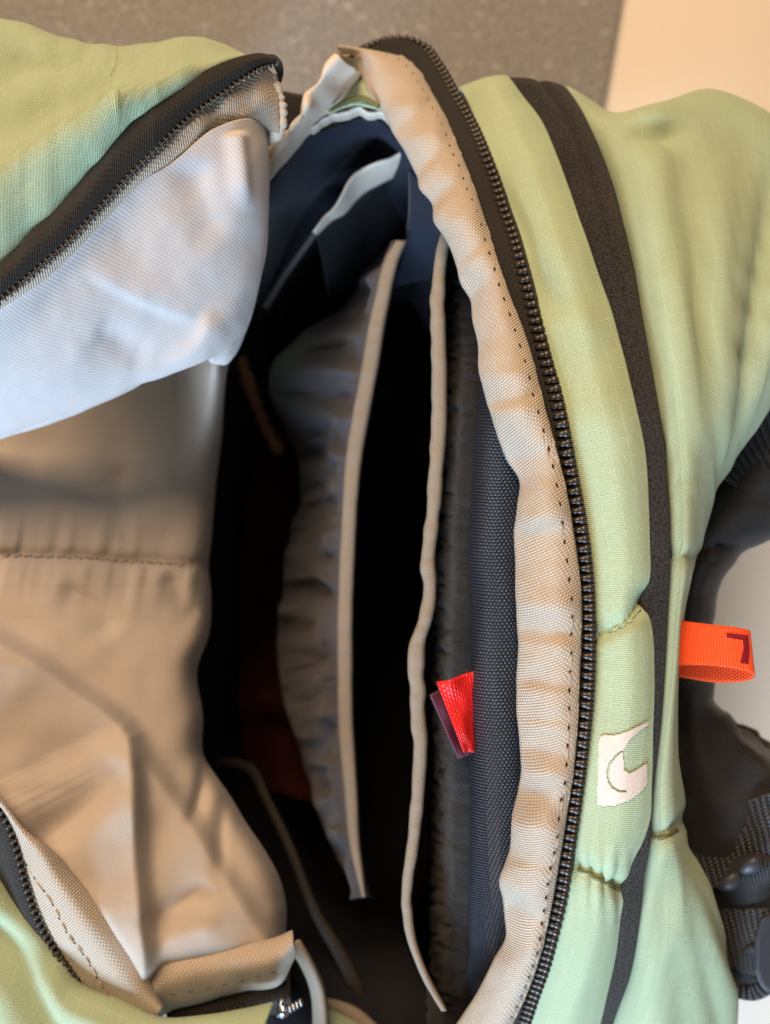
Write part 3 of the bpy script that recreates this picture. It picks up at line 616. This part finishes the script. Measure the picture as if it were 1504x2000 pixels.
# upper flap of the lining, facing the window
cols = [[(-165,670,-.006),(-165,750,-.014),(-165,840,-.026),(-165,902,-.046),(-165,910,-.062),(-165,880,-.072)],
        [(-90,600,-.006),(-90,700,-.014),(-90,800,-.026),(-90,872,-.046),(-90,880,-.062),(-90,850,-.072)],
        [(40,562,-.006),(45,660,-.012),(40,760,-.024),(30,838,-.044),(28,846,-.058),(28,820,-.070)],
        [(140,478,-.006),(140,600,-.013),(135,720,-.025),(122,808,-.044),(120,816,-.058),(120,790,-.070)],
        [(250,366,-.008),(250,500,-.016),(240,650,-.028),(225,768,-.046),(223,776,-.058),(223,750,-.070)],
        [(330,322,-.012),(335,450,-.019),(320,600,-.030),(305,728,-.048),(303,738,-.060),(303,712,-.072)],
        [(420,250,-.018),(430,380,-.023),(420,540,-.034),(404,690,-.050),(400,703,-.066),(398,690,-.082)],
        [(486,232,-.028),(498,340,-.031),(488,480,-.040),(460,640,-.052),(438,708,-.066),(430,704,-.084)],
        [(514,244,-.038),(521,320,-.040),(519,420,-.044),(500,565,-.054),(476,650,-.064),(457,692,-.074),(446,696,-.090)],
        [(505,250,-.058),(510,330,-.062),(506,430,-.068),(488,565,-.078),(460,656,-.088),(436,698,-.098),(426,696,-.11)]]
Gu = loft(cols, 200, 190); U, V = PX(Gu); nn = normals(Gu); nn *= np.sign(nn[..., 2:3] + 1e-9)
d = fold(U, V, [(140,505),(230,556),(320,596),(400,622)], .0020, 55, 16, .35, .2) + fold(U, V, [(412,596),(396,660),(340,708),(240,742)], .0024, 44, 17, .2, .35)
d += fold(U, V, [(378,300),(392,380),(415,440),(442,478)], -.0028, 34, 46, .25, .3) + fold(U, V, [(180,640),(260,680),(300,700)], -.0018, 30, 30)
d += fold(U, V, [(460,255),(468,330),(480,420)], .003, 16, 20, .1, .4)
d += .0004 * vn(U / 130 + V / 140, V / 110 - U / 200, 91) + .0002 * vn(U / 30, V / 36, 92)
Gu = Gu + nn * d[..., None]
sheet('lining_flap', Gu, M_lining, thick=.0008, label='upper fold of the pale lining lit cool from the window side')
# main lining sheet: height map with folds and a stitched seam
uR = [(447,640),(446,700),(441,732),(431,860),(419,959),(411,1059),(406,1103),(411,1159),(407,1238),(384,1306),(395,1398),(398,1480),(420,1515),(446,1552),(479,1607),(519,1667),(546,1719),(558,1771),(558,1830),(564,1880),(566,1960)]
c = cr(np.array([(u, v, 0.) for u, v in uR]), 420)
NS = 230
ss = np.linspace(0, 1, NS)[:, None]
Uu = -240 * (1 - ss) + c[None, :, 0] * ss; Vv = np.broadcast_to(c[None, :, 1], Uu.shape).copy()
zk = cr(np.array([(640., -.150), (760, -.141), (900, -.126), (1085, -.109), (1300, -.090), (1500, -.074), (1700, -.060), (1850, -.053), (1900, -.054)]), 300, even=False)
Zz = np.interp(Vv, zk[:, 0], zk[:, 1])
xx = np.clip((Uu + 100) / 560, 0, 1); Zz += .055 * (1 - xx) ** 1.15 * np.interp(Vv, [640, 1300, 1700, 1900], [1, .85, .35, .1])
edge = np.clip((c[None, :, 0] - Uu), 0, None)
Zz -= .024 * np.exp(-edge / 13) + .012 * np.exp(-edge / 60)
Zz += fold(Uu, Vv, [(-100,1080),(0,1085),(150,1089),(280,1098),(420,1104)], -.0030, 15, 15, 0, 0)
sd = Vv - np.interp(Uu, [-100, 0, 150, 280, 420], [1080, 1085, 1089, 1098, 1104])
Zz += np.exp(-(np.abs(sd) / 70)**2) * .0012 * vn(Uu / 21 + sd / 120, (sd > 0) * 7.0, 101) * np.clip(np.abs(sd) / 16, 0, 1)
Zz += fold(Uu, Vv, [(244,900),(236,1010),(250,1090)], -.0022, 16, 30) + fold(Uu, Vv, [(110,1140),(190,1190),(230,1250)], -.003, 18, 40) + fold(Uu, Vv, [(330,1110),(350,1165),(395,1210)], -.003, 14, 30)
Zz += fold(Uu, Vv, [(-100,900),(60,880),(200,930),(330,960)], -.004, 50, 60)
Zz += cliff(Uu, Vv, [(-100,1215),(0,1266),(70,1304),(140,1356),(215,1408),(243,1440),(249,1480),(255,1579),(260,1699),(271,1811),(280,1930)], .013, 24, 900)
Zz += fold(Uu, Vv, [(244,1470),(205,1535),(150,1590),(80,1640),(0,1680)], -.006, 30, 46, .2, .4)
Zz += cliff(Uu, Vv, [(232,1400),(280,1495),(311,1539),(371,1619),(431,1715),(470,1775),(520,1850)], .008, 27, 420, .18, 0)
Zz += fold(Uu, Vv, [(405,1450),(388,1560),(366,1625)], -.005, 18, 14, .35, .3) + fold(Uu, Vv, [(440,1540),(430,1640),(434,1730)], -.003, 16, 18)
Zz += fold(Uu, Vv, [(270,1825),(330,1780),(420,1725)], -.003, 22, 30) + fold(Uu, Vv, [(270,1886),(340,1840),(440,1806)], .0012, 26, 34)
Zz += .0022 * vn(Uu / 130, Vv / 110 + Uu / 300, 102) + .0004 * vn(Uu / 50 + 5, Vv / 60, 103)
Zz += .066 * np.exp(-(np.clip(Vv - 700, 0, None) / 120)**2) * (lambda t: t*t*(3-2*t))(np.clip((Uu - 345) / 85, 0, 1))
hem = Vv - np.interp(Uu, [-100, 0, 52, 92, 132, 175, 215, 255, 279, 319, 399, 479, 538, 574], [1480, 1563, 1627, 1655, 1703, 1751, 1803, 1858, 1902, 1876, 1858, 1848, 1838, 1820])
Zz -= .012 / (1 + np.exp(-(hem - 14) / 6)) + .05 / (1 + np.exp(-(hem - 58) / 6))
Gd = gridpx(Uu, Vv, Zz)
l1 = gridpx(Uu[-1] - 12, Vv[-1], Zz[-1] - .03); l2 = gridpx(Uu[-1] - 40, Vv[-1], Zz[-1] - .20)
Gd = np.concatenate([Gd, l1[None], l2[None]])
M_lin2 = fabric('shaded_lining', (.46, .405, .36), 'noise', .0011, .0011, .00006, .85, .2, .1, .06)  # darker copy of the pale lining, occlusion shade put into its colour
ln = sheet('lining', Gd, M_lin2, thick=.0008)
TL = bvh(Gd)
sx = [(x, np.interp(x, [-60, 0, 150, 280, 404], [1083, 1085, 1089, 1098, 1104])) for x in np.linspace(-60, 402, 200)]
sxp = np.array([list(p) for p in press(TL, sx, .0006)])
beads('stitching', line_pts(sxp, .0046, 0, .15), M_hole, ln, .0007, .00035, .0003); beads('thread', line_pts(sxp + np.array([.0021, 0, .0001]), .0046, 0, .15), M_thread, ln, .0015, .0004, .0004)
# ------------------------------------------------------------------ lower left corner: zip, bindings, green panel
lo_in = [(-60,1500),(0,1563),(52,1627),(92,1655),(132,1703),(175,1751),(215,1803),(255,1858),(279,1898),(298,1934),(318,1966)]
lo_out = [(-70,1530),(2,1573),(24,1611),(40,1659),(56,1719),(72,1771),(100,1831),(124,1870),(160,1920),(225,1958),(300,1990)]
zl_ = lambda v: float(np.interp(v, [1500, 1650, 1800, 1960], [-.020, -.024, -.030, -.042]))
rows = [[(u - 14, v + 10, zl_(v) - .012) for u, v in lo_in], [(u, v, zl_(v) - .005) for u, v in lo_in], [(.72*a[0]+.28*b[0], .72*a[1]+.28*b[1], zl_(a[1]) + .001) for a, b in zip(lo_in, lo_out)],
        [(.3*a[0]+.7*b[0], .3*a[1]+.7*b[1], zl_(a[1]) - .001) for a, b in zip(lo_in, lo_out)], [(u, v, zl_(v) - .006) for u, v in lo_out]]
Gc = loft(rows, 180, 26); sb_ = sheet('side_binding', Gc, M_tape, thick=.0012, label='beige stitched binding tape at the near left corner')
cpx = [(-10,1572),(38,1650),(62,1700),(100,1755),(130,1815),(165,1862),(205,1932)]
cc = np.array([list(p) for p in press(bvh(Gc), cr(np.array([(u, v, 0.) for u, v in cpx]), 100)[:, :2], .0005)])
beads('stitching', line_pts(cc, .0062, 0, .15), M_hole, sb_, .0009, .0005, .0004); beads('thread', line_pts(cc + np.array([.0014, -.0024, .0002]), .0062, 0, .15), M_thread, sb_, .0021, .0005, .0005)
rows = [[(u + 2, v, zl_(v) - .006) for u, v in lo_out], [(u - 14, v + 4, zl_(v) - .004) for u, v in lo_out], [(u - 34, v + 14, zl_(v) - .007) for u, v in lo_out], [(u - 60, v + 40, zl_(v) - .02) for u, v in lo_out]]
zs_ = sheet('side_zipper', loft(rows, 120, 14), M_black, thick=.001, label='black zipper tape at the near left corner')
put_teeth(TF, cr([P(u - 7, v, zl_(v) - .004) for u, v in lo_out[:9]], 400), .0030, zs_, .0010, flip=1)
gtop = [(-90,1640),(0,1704),(30,1740),(60,1776),(112,1858),(144,1910),(223,1948),(319,1984),(420,1978),(500,1966),(535,1956)]
rows = [[(u, v + 2, -.050) for u, v in gtop], [(u - 6, v + 14, -.036) for u, v in gtop], [(u - 22, v + 54, -.030) for u, v in gtop], [(u - 40, v + 96, -.034) for u, v in gtop], [(u - 60, v + 140, -.030) for u, v in gtop], [(u - 90, v + 260, -.060) for u, v in gtop], [(u - 100, v + 400, -.16) for u, v in gtop]]
Gg2 = loft(rows, 150, 70); U, V = PX(Gg2); Gg2[..., 2] += .0016 * vn(U / 80, V / 70, 111) + fold(U, V, [(-60,1810),(0,1834),(70,1868),(130,1920)], -.004, 34, 44, .2, .3)
sheet('near_panel', Gg2, M_green, thick=.0012)
ho_t = [(283,1906),(319,1876),(399,1858),(479,1848),(538,1838),(572,1822)]; ho_b = [(310,1984),(330,1974),(399,1954),(479,1934),(545,1920),(574,1870)]
rows = [[(u, v + 8, -.060) for u, v in ho_t], [(u, v, -.050) for u, v in ho_t], [(.7*a[0]+.3*b[0], .7*a[1]+.3*b[1], -.046) for a, b in zip(ho_t, ho_b)], [(.25*a[0]+.75*b[0], .25*a[1]+.75*b[1], -.052) for a, b in zip(ho_t, ho_b)], [(u, v, -.064) for u, v in ho_b], [(u, v - 6, -.072) for u, v in ho_b]]
Gh = loft(rows, 140, 26); U, V = PX(Gh); Gh[..., 2] += .0008 * vn(U / 40, V / 30, 121)
hb = sheet('corner_binding', Gh, M_tape, thick=.0012, label='beige binding tape across the near corner')
hc = np.array([list(p) for p in press(bvh(Gh), cr(np.array([(320,1943,0.),(399,1929,0.),(479,1911,0.),(552,1892,0.)]), 80)[:, :2], .0004)])
beads('stitching', line_pts(hc, .0072, 0, .1), M_hole, hb, .0016, .0004, .0004)
rows = [[(322,1974,-.066),(400,1954,-.066),(480,1934,-.066),(560,1916,-.066)], [(326,1984,-.063),(400,1970,-.063),(480,1954,-.063),(566,1940,-.063)], [(330,1996,-.070),(400,1990,-.070),(500,1984,-.070),(570,1975,-.070)]]
cz = sheet('corner_zipper', loft(rows, 80, 12), M_black, thick=.001)
put_teeth(TF, cr([P(u, v, -.064) for u, v in [(440,1972),(480,1964),(520,1956),(556,1948)]], 200), .0030, cz, .0010, flip=1)
# zip slider and pull (metal)
def lump(name, c, dims, rot, mat, parent, label=None, n=3):
    import bmesh
    bm = bmesh.new(); bmesh.ops.create_cube(bm, size=1)
    bmesh.ops.bevel(bm, geom=bm.edges[:], offset=.22, segments=2, affect='EDGES')
    me = bpy.data.meshes.new(name); bm.to_mesh(me); bm.free(); me.materials.append(mat); me.polygons.foreach_set('use_smooth', [True]*len(me.polygons))
    o = link(name, me, parent, label)
    o.matrix_local = Matrix.Translation(P(*c)) @ Matrix.Rotation(rot, 4, 'Z') @ Matrix.Diagonal((*[q * K * (H - c[2]) / H for q in dims], 1))
    return o
sl_ = lump('slider', (553,1975,-.058), (26, 22, 16), .3, M_metal, cz, 'small shiny metal zip slider')
lump('slider_bridge', (549,1958,-.050), (12, 10, 10), .9, M_metal, cz)
for k, (u, v) in enumerate([(567,1970),(574,1966),(581,1962),(588,1958)]): lump('pull_link', (u, v, -.054), (8, 13, 12), .5, M_metal, cz)
# dim strap of binding beside the corner and the green facing at the bottom of the opening
rows = [[(566,1850,-.082),(590,1890,-.085),(606,1930,-.088),(612,1990,-.09),(606,2060,-.09)], [(580,1836,-.078),(606,1884,-.080),(624,1930,-.083),(632,1990,-.085),(628,2060,-.085)], [(590,1850,-.09),(616,1890,-.095),(634,1936,-.10),(640,1990,-.10),(636,2060,-.10)]]
sheet('corner_strap', loft(rows, 60, 14), M_bind, thick=.001)
rows = [[(626,1952,-.115),(660,1962,-.115),(700,1985,-.115),(760,2040,-.115)], [(622,2000,-.10),(660,2010,-.10),(700,2030,-.10),(750,2080,-.10)], [(610,2090,-.10),(650,2100,-.10),(690,2110,-.10),(740,2130,-.10)]]
sheet('near_facing', loft(rows, 40, 16), M_green, thick=.001)
tube('near_piping', [(622,1955,-.11,8),(660,1966,-.11,12),(690,1980,-.11,14),(720,2004,-.11,14),(760,2050,-.11,14)], M_bind, n=50, seg=10, flat=.7)
# black tape seen outside the far corner
sheet('outer_tape', loft([[(520,170,-.10),(560,180,-.11),(606,188,-.12)], [(515,230,-.10),(556,236,-.11),(600,220,-.12)], [(500,330,-.10),(530,330,-.11),(580,290,-.12)]], 24, 14), M_strip, thick=.001)
# ------------------------------------------------------------------ shoulder strap at the right
re_ = [(1570,985),(1504,1046),(1470,1068),(1440,1088),(1415,1122),(1400,1160),(1390,1200),(1385,1260),(1386,1310),(1393,1350),(1405,1398),(1430,1424),(1465,1446),(1504,1478),(1570,1520)]
le_ = [(1440,860),(1400,920),(1380,960),(1362,1010),(1346,1060),(1334,1110),(1322,1160),(1306,1240),(1300,1310),(1302,1370),(1304,1450),(1312,1540),(1330,1640),(1380,1740),(1440,1800)]
rows = [[(u, v, -.20) for u, v in le_], [(u, v, -.085) for u, v in le_], [(.5*a[0]+.5*b[0], .5*a[1]+.5*b[1], -.066) for a, b in zip(le_, re_)], [(.12*a[0]+.88*b[0], .12*a[1]+.88*b[1], -.074) for a, b in zip(le_, re_)], [(u, v, -.090) for u, v in re_], [(u - 12, v, -.125) for u, v in re_]]
Gst = loft(rows, 260, 60); U, V = PX(Gst); nn = normals(Gst); nn *= np.sign(nn[..., 2:3] + 1e-9)
d = .0022 * vn(U / 70, V / 60, 131) + .0005 * vn(U / 26, V / 20, 132) + fold(U, V, [(1390,1110),(1375,1085),(1440,1060)], -.004, 12, 12) + fold(U, V, [(1400,1360),(1420,1440),(1470,1500),(1520,1540)], .006, 16, 22)
Gst = Gst + nn * d[..., None]
st = sheet('shoulder_strap', Gst, M_strap, thick=.002, label='black padded shoulder strap behind the green side')
def patch(name, q, zq, mat, label=None, bul=.002, n=24, thick=.0016):
    a, b, c, d_ = [np.array(P(*p, z)) for p, z in zip(q, zq)]; ii = np.linspace(0, 1, n); X, Y = np.meshgrid(ii, ii); X, Y = X[..., None], Y[..., None]
    G = a*(1-X)*(1-Y) + b*X*(1-Y) + c*X*Y + d_*(1-X)*Y; G[..., 2] += bul * np.sin(np.pi * Y[..., 0])
    G[..., 2] += .0006 * vn(X[..., 0]*4, Y[..., 0]*4, 141)
    return sheet(name, G, mat, st, thick, label)
patch('webbing', [(1400,935),(1530,740),(1560,960),(1455,965)], (-.078, -.07, -.07, -.068), M_web)
patch('webbing', [(1330,1610),(1540,1535),(1560,1650),(1376,1745)], (-.085, -.055, -.055, -.075), M_web)
patch('webbing', [(1395,1778),(1530,1772),(1540,1900),(1424,1890)], (-.085, -.062, -.062, -.085), M_web)
patch('strap_end', [(1408,1872),(1470,1846),(1530,1880),(1520,1930)], (-.09, -.07, -.07, -.09), M_strap)
tube('strap_hem', [(1420,1896,-.088,10),(1430,1928,-.088,14),(1465,1938,-.086,17),(1500,1926,-.082,16),(1530,1900,-.08,14)], M_web, st, n=40, seg=10, flat=.6)
rows = [[(1375,1712,-.10),(1430,1640,-.08),(1560,1600,-.075)], [(1395,1740,-.085),(1450,1690,-.062),(1560,1660,-.060)], [(1410,1790,-.10),(1470,1790,-.085),(1560,1790,-.08)]]
sheet('strap_pad', loft(rows, 40, 30), M_strap, st, .002)
sheet('strap_tail', loft([[(1400,1840,-.11),(1460,1830,-.10),(1560,1830,-.10)], [(1410,1890,-.105),(1470,1880,-.095),(1560,1880,-.095)], [(1424,1925,-.11),(1470,1936,-.10),(1560,1925,-.10)]], 40, 20), M_strap, st, .002)
bk = [(1486,1790),(1512,1782),(1545,1790),(1545,1930),(1505,1938),(1484,1928),(1474,1895),(1474,1830)]
n_ = len(bk); vb = [P(u, v, -.064) for u, v in bk] + [P(u, v, -.054) for u, v in bk]
ob = link('buckle', mesh('buckle', vb, [tuple(range(n_))[::-1], tuple(range(n_, 2*n_))] + [(i, (i+1) % n_, n_+(i+1) % n_, n_+i) for i in range(n_)], M_buckle, smooth=False), st, 'grey plastic buckle at the lower right')
mb = ob.modifiers.new('edge', 'BEVEL'); mb.width = .0022; mb.segments = 3
tube('adjuster_bar', [(1448,1706,-.060,3),(1457,1699,-.057,13),(1478,1685,-.055,14),(1490,1677,-.058,4)], M_buckle, st, n=24, seg=14, flat=.6)
tube('adjuster_bar', [(1408,1738,-.066,3),(1416,1731,-.062,14),(1438,1716,-.060,14),(1448,1709,-.063,4)], M_buckle, st, n=24, seg=14, flat=.6)
rows = [[(1395,1395,-.13),(1450,1415,-.12),(1560,1500,-.12)], [(1400,1480,-.11),(1460,1500,-.10),(1560,1560,-.10)], [(1420,1600,-.12),(1480,1600,-.11),(1560,1640,-.11)]]
Gq = loft(rows, 60, 40); Gq += normals(Gq) * (.002 * vn(*[q / 16 for q in PX(Gq)], 151))[..., None]
sheet('strap_mesh_padding', Gq, M_fleece, st, .002)
